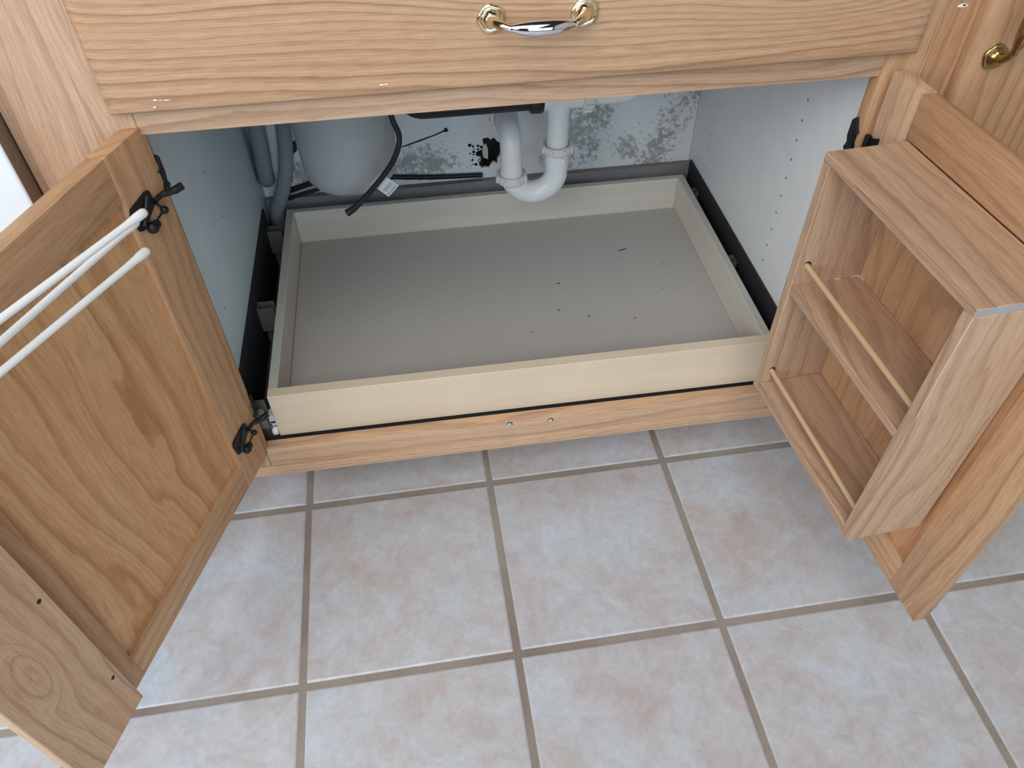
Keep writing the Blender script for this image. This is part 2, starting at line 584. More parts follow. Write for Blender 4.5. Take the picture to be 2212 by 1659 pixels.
# back panel with a broken hole round the waste pipe
bm = newbm()
random.seed(11)
outer = [(-0.4295, 0.225), (0.4295, 0.225), (0.4295, 0.865), (-0.4295, 0.865)]
hc = (0.0175, 0.312)
hole = []
for k in range(26):
    a = 2 * PI * k / 26
    rr = random.uniform(0.70, 1.2) * (1.0 if math.sin(a) < 0.2 else 0.85)
    hole.append((hc[0] + 0.026 * rr * math.cos(a), hc[1] + 0.036 * rr * math.sin(a)))
es = []
for loop in (outer, hole):
    vsl = [bm.verts.new((x, 0.566, z)) for x, z in loop]
    for k in range(len(vsl)):
        es.append(bm.edges.new((vsl[k], vsl[(k + 1) % len(vsl)])))
r = bmesh.ops.triangle_fill(bm, use_beauty=True, use_dissolve=False, edges=es)
fs = [g for g in r['geom'] if isinstance(g, bmesh.types.BMFace)]
ex = bmesh.ops.extrude_face_region(bm, geom=fs)
for v in [g for g in ex['geom'] if isinstance(g, bmesh.types.BMVert)]:
    v.co.y += 0.006
bp = obj('back_panel', bm, M['back'], cab)
# torn paper flap and crumbs round the hole
bm = newbm()
random.seed(4)
add_prism(bm, [(0.004, 0.5655, 0.300), (0.013, 0.5655, 0.296), (0.0135, 0.5655, 0.318), (0.0095, 0.5655, 0.330), (0.004, 0.5655, 0.326), (0.002, 0.5655, 0.312)], (0, -0.0015, 0))
obj('torn_flap', bm, M['paper'], cab)
bm = newbm()
for k in range(26):
    cx, cz, s = -0.012 + random.uniform(-.011, .014), 0.303 + random.uniform(-.022, .028), random.uniform(.0006, .0028)
    lp = [(cx + s * random.uniform(.6, 1.5) * math.cos(q * PI / 3), 0.5657, cz + s * random.uniform(.6, 1.5) * math.sin(q * PI / 3)) for q in range(6)]
    add_prism(bm, lp, (0, -0.0007, 0))
for k in range(7):
    a = (-0.005 + random.uniform(-.006, .012), 0.5652, 0.298 + random.uniform(-.01, .02))
    b = (a[0] + random.uniform(-.018, .012), 0.5652, a[2] + random.uniform(-.02, .012))
    add_tube(bm, [a, b], 0.0006, 5)
o = obj('hole_debris', bm, M['hole'], cab)
o['kind'] = 'stuff'
# long dark scratch ending in a spot on the back wall
bm = newbm()
add_tube(bm, [(-0.1524, 0.5655, 0.3366), (-0.115, 0.5655, 0.3475), (-0.09, 0.5655, 0.355), (-0.0666, 0.5655, 0.3636)], [0.0010, 0.0016, 0.0011, 0.0014], 6)
add_lathe(bm, [(0.0052, 0.0), (0.0040, 0.0012)], (-0.0656, 0.5665, 0.364), (0, -1, 0), 9, lambda t: 0.25 * math.sin(3 * t))
obj('wall_scratch', bm, M['hole'], cab)
bm = newbm()
add_box(bm, (-0.4295, 0.552, 0.1385), (0.4295, 0.5655, 0.2545), 0.0005)
for f_ in bm.faces:
    f_.material_index = 1 if f_.normal.z > 0.9 else 0
obj('nailer_board', bm, [M['nailer'], M['nailer_edge']], cab)
# shelf-pin holes in the side panels
for y_ in (0.172, 0.475):
    for k in range(13):
        z_ = 0.5772 - 0.03125 * (k - 3) - 0.001
        if z_ < 0.27:
            continue
        bm = newbm()
        add_lathe(bm, [(0.0019, 0.0), (0.0019, 0.0004), (0.0015, 0.0005), (0.0013, 0.0002)], (0.4301, y_, z_), (-1, 0, 0), 12)
        obj('pin_hole', bm, M['pin'] if y_ < 0.3 else M['pin_faint'], cab)
random.seed(2)
for k in range(7):
    bm = newbm()
    y_, z_ = random.uniform(.10, .33), random.uniform(.33, .62)
    add_lathe(bm, [(0.0018, 0.0), (0.0018, 0.0004), (0.001, 0.0005)], (-0.4301, y_, z_), (1, 0, 0), 8)
    obj('pin_hole', bm, M['nailer'], cab)
# false drawer front with rounded shaped edge
bm = newbm()
xa, xb, za, zb_ = -0.4275, 0.4385, 0.7185, 0.868
prof = [(0.0, -0.0003), (0.0, -0.0100), (0.0015, -0.0128), (0.0045, -0.0152), (0.0085, -0.0170), (0.0125, -0.0184), (0.0170, -0.0190)]
rings = []
for ins, y_ in prof:
    rings.append([bm.verts.new(p) for p in ((xa + ins, y_, za + ins), (xb - ins, y_, za + ins), (xb - ins, y_, zb_ - ins), (xa + ins, y_, zb_ - ins))])
bm.faces.new(list(reversed(rings[0])))
for a, b in zip(rings[:-1], rings[1:]):
    for k in range(4):
        bm.faces.new((a[k], a[(k + 1) % 4], b[(k + 1) % 4], b[k]))
bm.faces.new(rings[-1])
ff = obj('false_drawer_front', bm, oak('X', 9, OAKF, A=1.2, B=52, contrast=1.2, bumps=((0.315, 0.792, 0.13, 0.030, 5.0), (0.03, 0.840, 0.20, 0.050, 7.0), (-0.36, 0.845, 0.16, 0.05, 4.0))), cab, smooth=50)


def make_pull(parent, org, rot, bright=True):
    """bow pull: two shell rosettes, curved posts and a swelling spindle; local x along the bar, -y towards the viewer"""
    mat4 = Matrix.Translation(org) @ rot

    def xf(bm):
        bmesh.ops.transform(bm, matrix=mat4, verts=bm.verts[:])
        return bm
    ends = (-0.0468, 0.0468)
    h = obj('handle', xf(pull_bar(ends)), M['chrome'] if bright else M['dark_reflection_brass'], parent, smooth=60)
    for e in ends:
        sg = 1 if e > 0 else -1
        bm = newbm()
        lob = lambda t: 0.10 * abs(math.cos(2.5 * t)) - 0.05
        prof_ = [(0.0138, -0.0003), (0.0140, 0.0016), (0.0132, 0.0030), (0.0112, 0.0036), (0.0098, 0.0030), (0.0092, 0.0042), (0.0078, 0.0072), (0.0052, 0.0095), (0.0018, 0.0104)]
        add_lathe(bm, prof_, (e, 0, 0), (0, -1, 0), 40, lob)
        pts = smooth_path([(e, -0.006, 0), (e - sg * 0.003, -0.0135, 0.0004), (e - sg * 0.009, -0.0215, 0.0), (e - sg * 0.0165, -0.0262, -0.001)], 5)
        n = len(pts)
        add_tube(bm, pts, [0.0066 - 0.0036 * (k / (n - 1)) for k in range(n)], 14, ref=(0, 0, 1))
        o_ = obj('rosette', xf(bm), M['brass'] if bright else M['dark_reflection_brass'], parent, smooth=50)
    return h


def pull_bar(ends):
    bm = newbm()
    n = 25
    L = 0.0335
    pts, rad = [], []
    for k in range(n):
        u = -1 + 2 * k / (n - 1)
        pts.append((u * L, -0.0272 - 0.0022 * (1 - u * u), -0.0012 * (1 - u * u)))
        rad.append(0.0022 + 0.0056 * (1 - abs(u) ** 2.4) + (0.0014 if abs(u) > 0.93 else 0))
    add_tube(bm, pts, rad, 18)
    return bm


fr_pulls = make_pull(ff, Vector((0.0094, -0.019, 0.7915)), Matrix.Rotation(0.0, 4, 'Y'))
# paint flecks
bm = newbm()
for (x_, z_, sx, sz) in ((-0.3763, 0.7350, 0.0026, 0.0011), (-0.371, 0.7345, 0.0028, 0.0004), (-0.3650, 0.7340, 0.0038, 0.0006), (-0.3790, 0.7275, 0.0017, 0.0009),
                         (-0.1525, 0.7328, 0.0016, 0.0010), (-0.150, 0.7328, 0.0022, 0.0005), (-0.1470, 0.7332, 0.0014, 0.0010)):
    y_ = -0.0192 if z_ > 0.735 else -0.0186
    add_lathe(bm, [(1.0, 0.0), (0.7, 0.0005)], (0, 0, 0), (0, -1, 0), 10, lambda t: 0.1 * math.sin(3 * t))
    for v in bm.verts[-20:]:
        v.co = Vector((x_ + v.co.x * sx, y_ + v.co.y, z_ + v.co.z * sz))
obj('paint_flecks', bm, M['fleck'], ff)['kind'] = 'stuff'
# two plugged holes in the bottom rail
for x_ in (-0.0255, 0.0413):
    z_ = 0.1508 if x_ < 0 else 0.1490
    bm = newbm()
    add_lathe(bm, [(0.0036, 0), (0.0036, 0.0004), (0.0030, 0.0007), (0.0012, 0.0009)], (x_, 0.0003, z_ - 0.0005), (0, -1, 0), 20)
    g = obj('hole_plug', bm, M['plug'], cab, smooth=40)
    bm = newbm()
    add_lathe(bm, [(0.0047, 0.0), (0.0047, 0.0003)], (x_ + 0.0003, 0.0003, z_ + 0.0003), (0, -1, 0), 20)
    obj('plug_rim', bm, M['hole'], cab)

# --- doors ----------------------------------------------------------


def door(name, loc, rz, width, zb, zt, back, side, tone, seeds):
    """frame-and-panel door; local x runs from hinge to free edge, back face at y=0; back=+1 if the back looks to +y"""
    d = part_empty(name, cab, loc, rz)
    th = 0.019
    y0, y1 = (0.0, -th * back)
    SW, RW = 0.060, 0.0505
    if side:
        hs, fs_ = 0.0265, width - 0.0574
    else:
        hs, fs_ = 0.0605, width - 0.0615
    ha = -0.030 if side else -0.010

    def b(nm, x0, z0, x1, z1, mat, bev=0.0007):
        bm = newbm()
        add_box(bm, (x0, y0, z0), (x1, y1, z1), bev, 2)
        return obj(nm, bm, mat, d, smooth=40)
    b('hinge_stile', ha, zb, hs - .0001, zt, oak('Z', seeds[0], OAKL if side else tone))
    b('free_stile', fs_ + .0001, zb, width, zt, oak('Z', seeds[1], tone))
    b('top_rail', hs, zt - RW, fs_, zt, oak('X', seeds[2], tone))
    b('bottom_rail', hs, zb, fs_, zb + RW - 0.001, oak('X', seeds[3], tone))
    bm = newbm()
    add_box(bm, (hs - .004, -0.0065 * back, zb + RW - .005), (fs_ + .004, -0.0125 * back, zt - RW + .004))
    obj('panel', bm, oak('Z', seeds[4], PLY, A=2.4, B=30, low=(1.3, 5.0), contrast=1.2), d)
    return d


thL = math.radians(-110.7)
OL = Vector((-0.410, -0.004, 0))
dl = door('cabinet_door', OL, thL, 0.4150, 0.1480, 0.6985, 1, False, OAKD, (21, 22, 23, 24, 25))
# mullion (centre stile) fixed to the back of the free stile
bm = newbm()
add_box(bm, (0.3815, 0.0003, 0.1585), (0.4830, 0.019, 0.686), 0.0012, 1)
obj('mullion', bm, oak('Z', 27, OAKL, A=1.8, B=44, bumps=((0.36, 0.440, 0.05, 0.016, 3.0),)), dl, smooth=40)
for z_ in (0.4195, 0.2390):
    bm = newbm()
    add_lathe(bm, [(0.0026, 0), (0.0026, 0.0004), (0.0020, 0.0004), (0.0018, 0.0001)], (0.392, 0.0190, z_), (0, 1, 0), 14)
    obj('screw_hole', bm, M['black_metal'], dl)
thR = math.radians(-86.1)
OR_ = Vector((0.4215, -0.040, 0))
dr = door('cabinet_door', OR_, thR, 0.3715, 0.1495, 0.6995, -1, True, OAKD, (31, 32, 33, 34, 35))


def hinge(Mx, mirror=1.0, zc=0.62):
    """black face-frame hinge: leaf on the door back, knuckle arm, two ball ends and a leaf on the stile edge"""
    bm = newbm()
    z = zc
    m = mirror
    # door leaf: slanted plate with clipped corners
    lp = [(0.0200, z + 0.0165), (0.0260, z + 0.0185), (0.0560, z + 0.0150), (0.0590, z + 0.0090), (0.0560, z - 0.0120), (0.0500, z - 0.0150), (0.0440, z - 0.0135), (0.0180, z - 0.0010)]
    add_prism(bm, [(x, 0.0002 * m, q) for x, q in lp], (0, 0.0022 * m, 0))
    add_lathe(bm, [(0.0042, 0), (0.0038, 0.0020), (0.0018, 0.0026)], (0.0300, 0.0024 * m, z + 0.006), (0, m, 0), 14)
    add_lathe(bm, [(0.0042, 0), (0.0038, 0.0020), (0.0018, 0.0026)], (0.0450, 0.0024 * m, z - 0.001), (0, m, 0), 14)
    add_tube(bm, [(0.0270, 0.003 * m, z + 0.0135), (0.0480, 0.003 * m, z - 0.0110)], 0.0030, 10)
    # ball ends and link
    add_ball(bm, (0.0405, 0.0062 * m, z - 0.0170), 0.0068)
    add_ball(bm, (0.0330, 0.0060 * m, z - 0.0175), 0.0050)
    add_tube(bm, smooth_path([(0.0300, 0.005 * m, z - 0.0155), (0.0200, 0.004 * m, z - 0.0150), (0.0125, 0.004 * m, z - 0.0140)], 4), 0.0011, 8)
    add_ball(bm, (0.0115, 0.0048 * m, z - 0.0135), 0.0046)
    add_tube(bm, [(0.0115, 0.004 * m, z - 0.012), (0.0190, 0.003 * m, z + 0.0000)], 0.0014, 8)
    # arm wrapping round to the frame
    add_tube(bm, smooth_path([(0.0190, 0.0035 * m, z + 0.002), (0.0080, 0.0060 * m, z + 0.004), (-0.0020, 0.0130 * m, z + 0.003), (-0.0130, 0.0190 * m, z + 0.004)], 5), [0.0030] * 6 + [0.0038] * 5 + [0.0046] * 5, 10)
    bmesh.ops.transform(bm, matrix=Mx, verts=bm.verts[:])
    return bm


def frame_leaf(bm, x, s, zc):
    """leaf on the inner edge of the face-frame stile; s=+1 when it faces +x"""
    lp = [(0.0120, zc + 0.046), (0.0180, zc + 0.040), (0.0185, zc + 0.020), (0.0150, zc + 0.012), (0.0190, zc + 0.004), (0.0120, zc - 0.002), (0.0040, zc - 0.001), (0.0010, zc + 0.010), (0.0045, zc + 0.018), (0.0040, zc + 0.028), (0.0010, zc + 0.031), (0.0050, zc + 0.034)]
    add_prism(bm, [(x, y, z) for y, z in lp], (0.0042 * s, 0, 0))
    add_ball(bm, (x + 0.0044 * s, 0.011, zc + 0.026), 0.0026, 10)
    add_ball(bm, (x + 0.0044 * s, 0.012, zc + 0.010), 0.0026, 10)
    return bm


ML = Matrix.Translation(OL) @ Matrix.Rotation(thL, 4, 'Z')
MR = Matrix.Translation(OR_) @ Matrix.Rotation(thR, 4, 'Z')
for zc in (0.622, 0.2335):
    obj('hinge', frame_leaf(hinge(ML, 1.0, zc), X0 + 0.0003, 1, zc - 0.008 + (0.0)), M['black_metal'], cab, smooth=40)
for zc in (0.596, 0.225):
    bm = newbm()
    lp = [(-0.012, zc + 0.030), (-0.026, zc + 0.024), (-0.026, zc - 0.012), (-0.012, zc - 0.018)]
    add_prism(bm, [(x, -0.0002, z) for x, z in lp], (0, -0.0025, 0))
    add_tube(bm, [(-0.0285, -0.004, zc + 0.026), (-0.0285, -0.004, zc - 0.014)], 0.0042, 12)
    add_ball(bm, (-0.018, -0.0045, zc + 0.010), 0.0045, 10)
    bmesh.ops.transform(bm, matrix=MR, verts=bm.verts[:])
    frame_leaf(bm, X1 - 0.0003, -1, zc - 0.008)
    obj('hinge', bm, M['black_metal'], cab, smooth=40)

# black strips added to stand in for shade along the foot of both side panels
board('shade_strip', (-0.4298, 0.0195, 0.1382), (-0.4262, 0.5100, 0.2640), M['shade_black'], cab, 0.0008)
board('shade_strip', (0.4262, 0.0195, 0.1382), (0.4298, 0.5510, 0.2640), M['shade_black'], cab, 0.0008)
# slide brackets between tray and cabinet sides
for sx in (-1, 1):
    for y_ in (0.024, 0.252, 0.478):
        bm = newbm()
        xa = -0.4260 if sx < 0 else 0.4174
        xb = -0.3988 if sx < 0 else 0.4260
        zt_ = 0.232 if y_ > 0.1 else 0.226
        add_box(bm, (xa, y_ - 0.0015, 0.182), (xb, y_ + 0.0000, zt_))
        add_box(bm, (xa, y_ + 0.0175, 0.1385), (xb, y_ + 0.019, zt_))
        add_box(bm, (xa, y_ + 0.0001, 0.200), (xb, y_ + 0.0174, 0.2018))
        add_box(bm, (xa if sx < 0 else xb - 0.0015, y_ + 0.0001, 0.2019), (xa + 0.0015 if sx < 0 else xb, y_ + 0.0174, zt_))
        obj('slide_bracket', bm, M['grey_plastic'], cab)

# ------------------------------------------------------------------ roll-out tray
tray = thing('roll_out_tray', 'empty pale maple roll-out tray on the cabinet floor', 'tray', (0, 0, 0))
TX0, TX1, TY0, TY1, TZ = -0.3885, 0.4075, 0.0270, 0.5270, 0.2470
bm = newbm()
add_box(bm, (TX0, TY0, 0.1565), (TX1, TY0 + 0.0175, TZ), 0.0006, 1)
obj('front_board', bm, M['tray_wood'], tray)


def ply(name, lo, hi, mat):
    bm = newbm()
    add_box(bm, lo, hi, 0.0008, 1)
    bm.normal_update()
    for f_ in bm.faces:
        f_.material_index = 1 if f_.normal.z > 0.9 else 0
    return obj(name, bm, [mat, M['tray_edge']], tray)


ply('side_board', (TX0, TY0 + 0.0177, 0.1615), (TX0 + 0.0140, TY1, TZ - 0.001), M['tray_side'])
ply('side_board', (TX1 - 0.0140, TY0 + 0.0177, 0.1615), (TX1, TY1, TZ - 0.001), M['tray_side'])
ply('back_board', (TX0 + 0.0142, TY1 - 0.0130, 0.1615), (TX1 - 0.0142, TY1, TZ - 0.001), M['tray_back'])
bm = newbm()
add_box(bm, (TX0 + 0.0148, TY0 + 0.0182, 0.1700), (TX1 - 0.0148, TY1 - 0.0140, 0.1765))
obj('bottom_panel', bm, M['tray_floor'], tray)
for sx in (-1, 1):
    bm = newbm()
    xs = TX0 - 0.0035 if sx < 0 else TX1 + 0.0035
    xi = TX0 if sx < 0 else TX1
    add_box(bm, (xs - 0.006 * (sx < 0), 0.046, 0.164), (xs + 0.006 * (sx > 0), 0.520, 0.178))
    add_box(bm, (min(xs, xi) - .0002, 0.030, 0.176), (max(xs, xi) + .0002, 0.520, 0.190))
    add_box(bm, (min(xs, xi), 0.040, 0.157), (max(xs, xi) + (0.012 if sx < 0 else 0.0), 0.520, 0.161))
    obj('slide_rail', bm, M['slide'], tray)
    bm = newbm()
    xr = xs - 0.002 if sx < 0 else xs + 0.002
    add_lathe(bm, [(0.004, -0.0040), (0.0095, -0.0040), (0.0100, -0.0030), (0.0100, 0.0030), (0.0095, 0.0040), (0.004, 0.0040)], (xr, 0.0345, 0.1660), (1, 0, 0), 24)
    obj('slide_roller', bm, M['white_rod'], tray, smooth=40)
bm = newbm()
add_box(bm, (TX0 - 0.0095, 0.0290, 0.1600), (TX0 - 0.0004, 0.0310, 0.2020), 0.0006)
add_box(bm, (TX0 - 0.0095, 0.0311, 0.1950), (TX0 - 0.0004, 0.0455, 0.2020), 0.0006)
bm.faces.ensure_lookup_table()
obj('slide_cap', bm, M['slide'], tray)
bm = newbm()
add_box(bm, (TX0 - 0.0080, 0.0286, 0.1860), (TX0 - 0.0010, 0.0289, 0.1900))
add_box(bm, (TX0 - 0.0086, 0.0286, 0.1640), (TX0 - 0.0072, 0.0289, 0.1850))
add_box(bm, (TX0 - 0.0050, 0.0286, 0.1780), (TX0 - 0.0010, 0.0289, 0.1800))
obj('slide_slot', bm, M['hole'], tray)
# scuffs and specks on the tray floor
for pts, rad in (([(0.2445, 0.386), (0.252, 0.3885), (0.262, 0.3905)], .0009), ([(0.108, 0.306), (0.1125, 0.3075)], .0011), ([(0.096, 0.232), (0.0985, 0.232)], .0013),
                 ([(0.318, 0.338), (0.320, 0.338)], .0010), ([(0.30, 0.262), (0.3015, 0.2625)], .0008), ([(0.145, 0.208), (0.150, 0.2075)], .0007), ([(0.04, 0.182), (0.0415, 0.182)], .0008),
                 ([(0.225, 0.19), (0.23, 0.191)], .0006), ([(-0.136, 0.43), (-0.1345, 0.43)], .0009)):
    bm = newbm()
    add_tube(bm, [(x, y, 0.1767) for x, y in pts], rad, 6)
    obj('scuff_mark', bm, M['hole'], tray)

# ------------------------------------------------------------------ spice rack on the second door
rack = thing('spice_rack', 'oak two-shelf spice rack with dowel rails mounted on a door back', 'rack', OR_, thR)
SA, SB, RB, RT, D = 0.0335, 0.3045, 0.2740, 0.6480, 0.100
T = 0.0140
KO = OAK


def rboard(name, lo, hi, mat, bev=0.001):
    bm = newbm()
    add_box(bm, lo, hi, bev, 1)
    return obj(name, bm, mat, rack, smooth=40)


rboard('side_board', (SA, -D, RB), (SA + T, -0.0003, RT - 0.0102), oak('Z', 41, KO))
rboard('side_board', (SB - T, -D, RB), (SB, -0.0003, RT - 0.0102), oak('Z', 42, KO))
bm = newbm()
add_box(bm, (SA - 0.0005, -D - 0.0005, RT - 0.0100), (SB + 0.0003, -0.0003, RT), 0.0008, 1)
bm.normal_update()
for f_ in bm.faces:
    f_.material_index = 1 if abs(f_.normal.x) > 0.9 else 0
obj('top_board', bm, [oak('X', 43), M['glue']], rack)
rboard('shelf', (SA + T + .0001, -D + 0.0004, 0.4570), (SB - T - .0001, -0.0056, 0.4685), oak('X', 44, KO))
rboard('bottom_board', (SA + T + .0001, -D, RB + 0.002), (SB - T - .0001, -0.0056, 0.2905), oak('X', 45, KO))
rboard('back_board', (SA + T + .0001, -0.0055, RB + 0.001), (SB - T - .0001, -0.0003, RT - 0.0103), oak('Z', 46, OAKD, A=2.0, B=16))
for z_ in (0.4985, 0.3130):
    bm = newbm()
    add_tube(bm, [(SA + T - 0.004, -0.0875, z_ + .001), (SB - T + 0.004, -0.0875, z_ - 0.003)], 0.0034, 16)
    obj('dowel_rail', bm, M['dowel'], rack, smooth=50)
    for xx in (SA + T + 0.0002,):
        bm = newbm()
        add_lathe(bm, [(0.0046, 0), (0.0046, 0.0002)], (xx, -0.0865, z_ + 0.002), (1, 0, 0), 18)
        obj('dowel_hole', bm, M['hole'], rack)
# pale glue smears in the shelf corner
bm = newbm()
add_tube(bm, [(SA + T + 0.0006, -0.0400, 0.4690), (SA + T + 0.0006, -0.0330, 0.4691)], 0.0007, 6)
add_tube(bm, smooth_path([(SA + T + 0.0006, -0.0180, 0.4690), (SA + T + 0.0012, -0.0068, 0.4691), (SA + T + 0.0110, -0.0062, 0.4691)], 3), 0.0007, 6)
obj('glue_smear', bm, M['pvc_nut'], rack)

# ------------------------------------------------------------------ towel rack on the first door
PVX, PVY = 0.430, 0.031
tr = thing('towel_rack', 'white three-arm swing towel rack on a door back', 'towel rack', OL, thL)
bm = newbm()
add_box(bm, (PVX - 0.012, 0.0192, 0.640), (PVX + 0.012, 0.0225, 0.722), 0.002, 2)
add_box(bm, (PVX - 0.007, 0.0224, 0.7075), (PVX + 0.007, 0.0375, 0.7125), 0.001, 1)
add_box(bm, (PVX - 0.007, 0.0224, 0.6445), (PVX + 0.007, 0.0375, 0.6495), 0.001, 1)
add_tube(bm, [(PVX, PVY, 0.6420), (PVX, PVY, 0.7155)], 0.0032, 14)
obj('bracket', bm, M['white_rod'], tr, smooth=40)
for (ex_, ey, z_) in ((0.1364, 0.0916, 0.7002), (0.1180, 0.0612, 0.6731), (0.1413, 0.0810, 0.6596)):
    bm = newbm()
    a = Vector((PVX, PVY, z_))
    b = Vector((ex_, ey, z_))
    u = (b - a).normalized()
    b = b + u * 0.002
    add_tube(bm, [a, b - u * 0.030, b - u * 0.0220, b - u * 0.0160, b - u * 0.0110, b - u * 0.0040, b - u * 0.0012, b], [0.0033, 0.0033, 0.0035, 0.0039, 0.0044, 0.0044, 0.0034, 0.0012], 16)
    add_lathe(bm, [(0.0058, -0.0055), (0.0058, 0.0055)], a, (0, 0, 1), 18)
    obj('arm', bm, M['white_rod'], tr, smooth=50)

# ------------------------------------------------------------------ plumbing
trap = thing('drain_pipe', 'white plastic P-trap drain with ribbed slip nuts', 'pipe', (0, 0, 0))
PY = 0.400
RX, LX = 0.1180, 0.0370
RP = 0.0190


def arc(c, r, a0, a1, n, plane='xz'):
    out = []
    for k in range(n + 1):
        a = a0 + (a1 - a0) * k / n
        u, v = r * math.cos(a), r * math.sin(a)
        out.append(Vector((c[0] + u, c[1], c[2] + v)) if plane == 'xz' else Vector((c[0], c[1] + u, c[2] + v)))
    return out


bm = newbm()
add_tube(bm, [(RX, PY, 0.395), (RX, PY, 0.478)], RP, 28)
obj('tailpiece', bm, M['pvc'], trap, smooth=50)
UR = (RX - LX) / 2
UC = (LX + RX) / 2
bm = newbm()
pth = [Vector((RX, PY, 0.400)), Vector((RX, PY, 0.3725)), Vector((RX, PY, 0.3720)), Vector((RX, PY, 0.3600))] + arc((UC, PY, 0.3600), UR, 0, -PI, 20)[1:] + [Vector((LX, PY, 0.3700))]
add_tube(bm, pth, [RP + 0.0025, RP + 0.0025, RP + 0.0005, RP + 0.0005] + [RP + 0.0012] * 21, 28, ref=(0, 1, 0))
add_lathe(bm, [(0.0062, 0.0), (0.0060, 0.0012), (0.004, 0.0014)], (RX + 0.004, PY - RP - 0.0022, 0.388), (0, -1, 0), 20)
obj('trap_bend', bm, M['pvc'], trap, smooth=50)
bm = newbm()
BR = 0.030
EZ = 0.4330
pth = [Vector((LX, PY, 0.356)), Vector((LX, PY, EZ - BR))] + arc((LX, PY + BR, EZ - BR), BR, PI, PI / 2, 10, 'yz')[1:] + [Vector((LX, 0.5640, EZ))]
add_tube(bm, pth, RP, 28, ref=(1, 0, 0))
obj('trap_arm', bm, M['pvc'], trap, smooth=50)


def slip_nut(c, axis, r=0.0275, h=0.0165, inner=RP + 0.0006):
    bm = newbm()
    prof_ = [(inner, 0.0), (r * 0.90, 0.0), (r * 0.97, 0.0025), (r, 0.006), (r, h - 0.004), (r * 0.99, h - 0.0012), (r * 0.95, h), (r * 0.86, h), (inner + 0.0015, h - 0.0022), (inner, h - 0.004)]
    add_lathe_open(bm, prof_, c, axis, 36)
    ax = Vector(axis).normalized()
    a, b = frame_at(c, ax)
    for k in range(8):
        th = 2 * PI * (k + 0.35) / 8
        dr_ = a * math.cos(th) + b * math.sin(th)
        tg = ax.cross(dr_)
        o_ = Vector(c) + dr_ * (r - 0.0008)
        lp = [o_ + tg * s_ + ax * hh for s_, hh in ((-0.0022, 0.003), (0.0022, 0.003), (0.0022, h - 0.002), (-0.0022, h - 0.002))]
        add_prism(bm, lp, dr_ * 0.0030)
    return bm


def add_lathe_open(bm, prof, origin, axis, seg=32):
    axis = Vector(axis).normalized()
    a, b = frame_at(origin, axis)
    o = Vector(origin)
    rings = [[bm.verts.new(o + axis * h + (a * math.cos(2 * PI * k / seg) + b * math.sin(2 * PI * k / seg)) * r) for k in range(seg)] for r, h in prof]
    n = len(rings)
    for i in range(n):
        p, q = rings[i], rings[(i + 1) % n]
        for k in range(seg):
            bm.faces.new((p[k], p[(k + 1) % seg], q[(k + 1) % seg], q[k]))
    return bm


obj('slip_nut', slip_nut((RX, PY, 0.3960), (0, 0, 1), 0.0272), M['pvc_nut'], trap, smooth=35)
obj('slip_nut', slip_nut((LX, PY, 0.3460), (0, 0, 1), 0.0272), M['pvc_nut'], trap, smooth=35)
obj('slip_nut', slip_nut((LX, 0.4800, EZ), (0, -1, 0), 0.0275), M['pvc_nut'], trap, smooth=35)
# tee and side run at the top
TZ_ = 0.4960
bm = newbm()
add_tube(bm, [(RX - 0.027, PY, TZ_), (RX + 0.045, PY, TZ_)], 0.0205, 28)
add_tube(bm, [(RX, PY, TZ_), (RX, PY, 0.4690)], 0.0198, 28)
obj('tee', bm, M['pvc'], trap, smooth=50)
obj('slip_nut', slip_nut((RX + 0.0385, PY, TZ_), (1, 0, 0), 0.0265, 0.0180), M['pvc_nut'], trap, smooth=35)
bm = newbm()
pth = [Vector((RX + 0.045, PY, TZ_)), Vector((0.225, PY, TZ_))] + arc((0.225, PY, TZ_ + 0.030), 0.030, -PI / 2, 0, 8)[1:] + [Vector((0.255, PY, 0.62))]
add_tube(bm, pth, 0.0178, 24, ref=(0, 1, 0))
obj('side_pipe', bm, M['pvc'], trap, smooth=50)

disp = thing('garbage_disposal', 'pale grey cylindrical food waste disposer hanging beside the back corner', 'disposer', (-0.2345, 0.362, 0.40))
bm = newbm()
add_lathe(bm, [(0.040, 0.004), (0.056, 0.0045), (0.0665, 0.009), (0.0735, 0.019), (0.0765, 0.035), (0.0785, 0.090), (0.0795, 0.20), (0.072, 0.235), (0.05, 0.25)], (0, 0, 0), (0, 0, 1), 48)
obj('housing', bm, M['disposal'], disp, smooth=50)
bm = newbm()
q = Vector((-0.2345, 0.362, 0.40))
pth = [Vector((-0.160, PY, 0.560)), Vector((-0.150, PY, 0.560)), Vector((-0.140, PY, 0.558))] + [Vector((-0.105, PY, 0.523)) + Vector((-0.029 * math.cos(a), 0, -0.027 * math.sin(a))) for a in (0.2, 0.5, 0.8, 1.1, 1.4, 1.57)] + [Vector((-0.07, PY, 0.496)), Vector((RX - 0.030, PY, 0.496))]
add_tube(bm, [p - q for p in pth], 0.0185, 22, ref=(0, 1, 0))
add_lathe(bm, [(0.0230, 0.0), (0.0240, 0.003), (0.0240, 0.019), (0.0220, 0.022)], Vector((RX - 0.0495, PY, 0.496)) - q, (1, 0, 0), 26, lambda t: 0.02 * math.cos(12 * t))
obj('discharge_tube', bm, M['black_plastic'], disp, smooth=50)

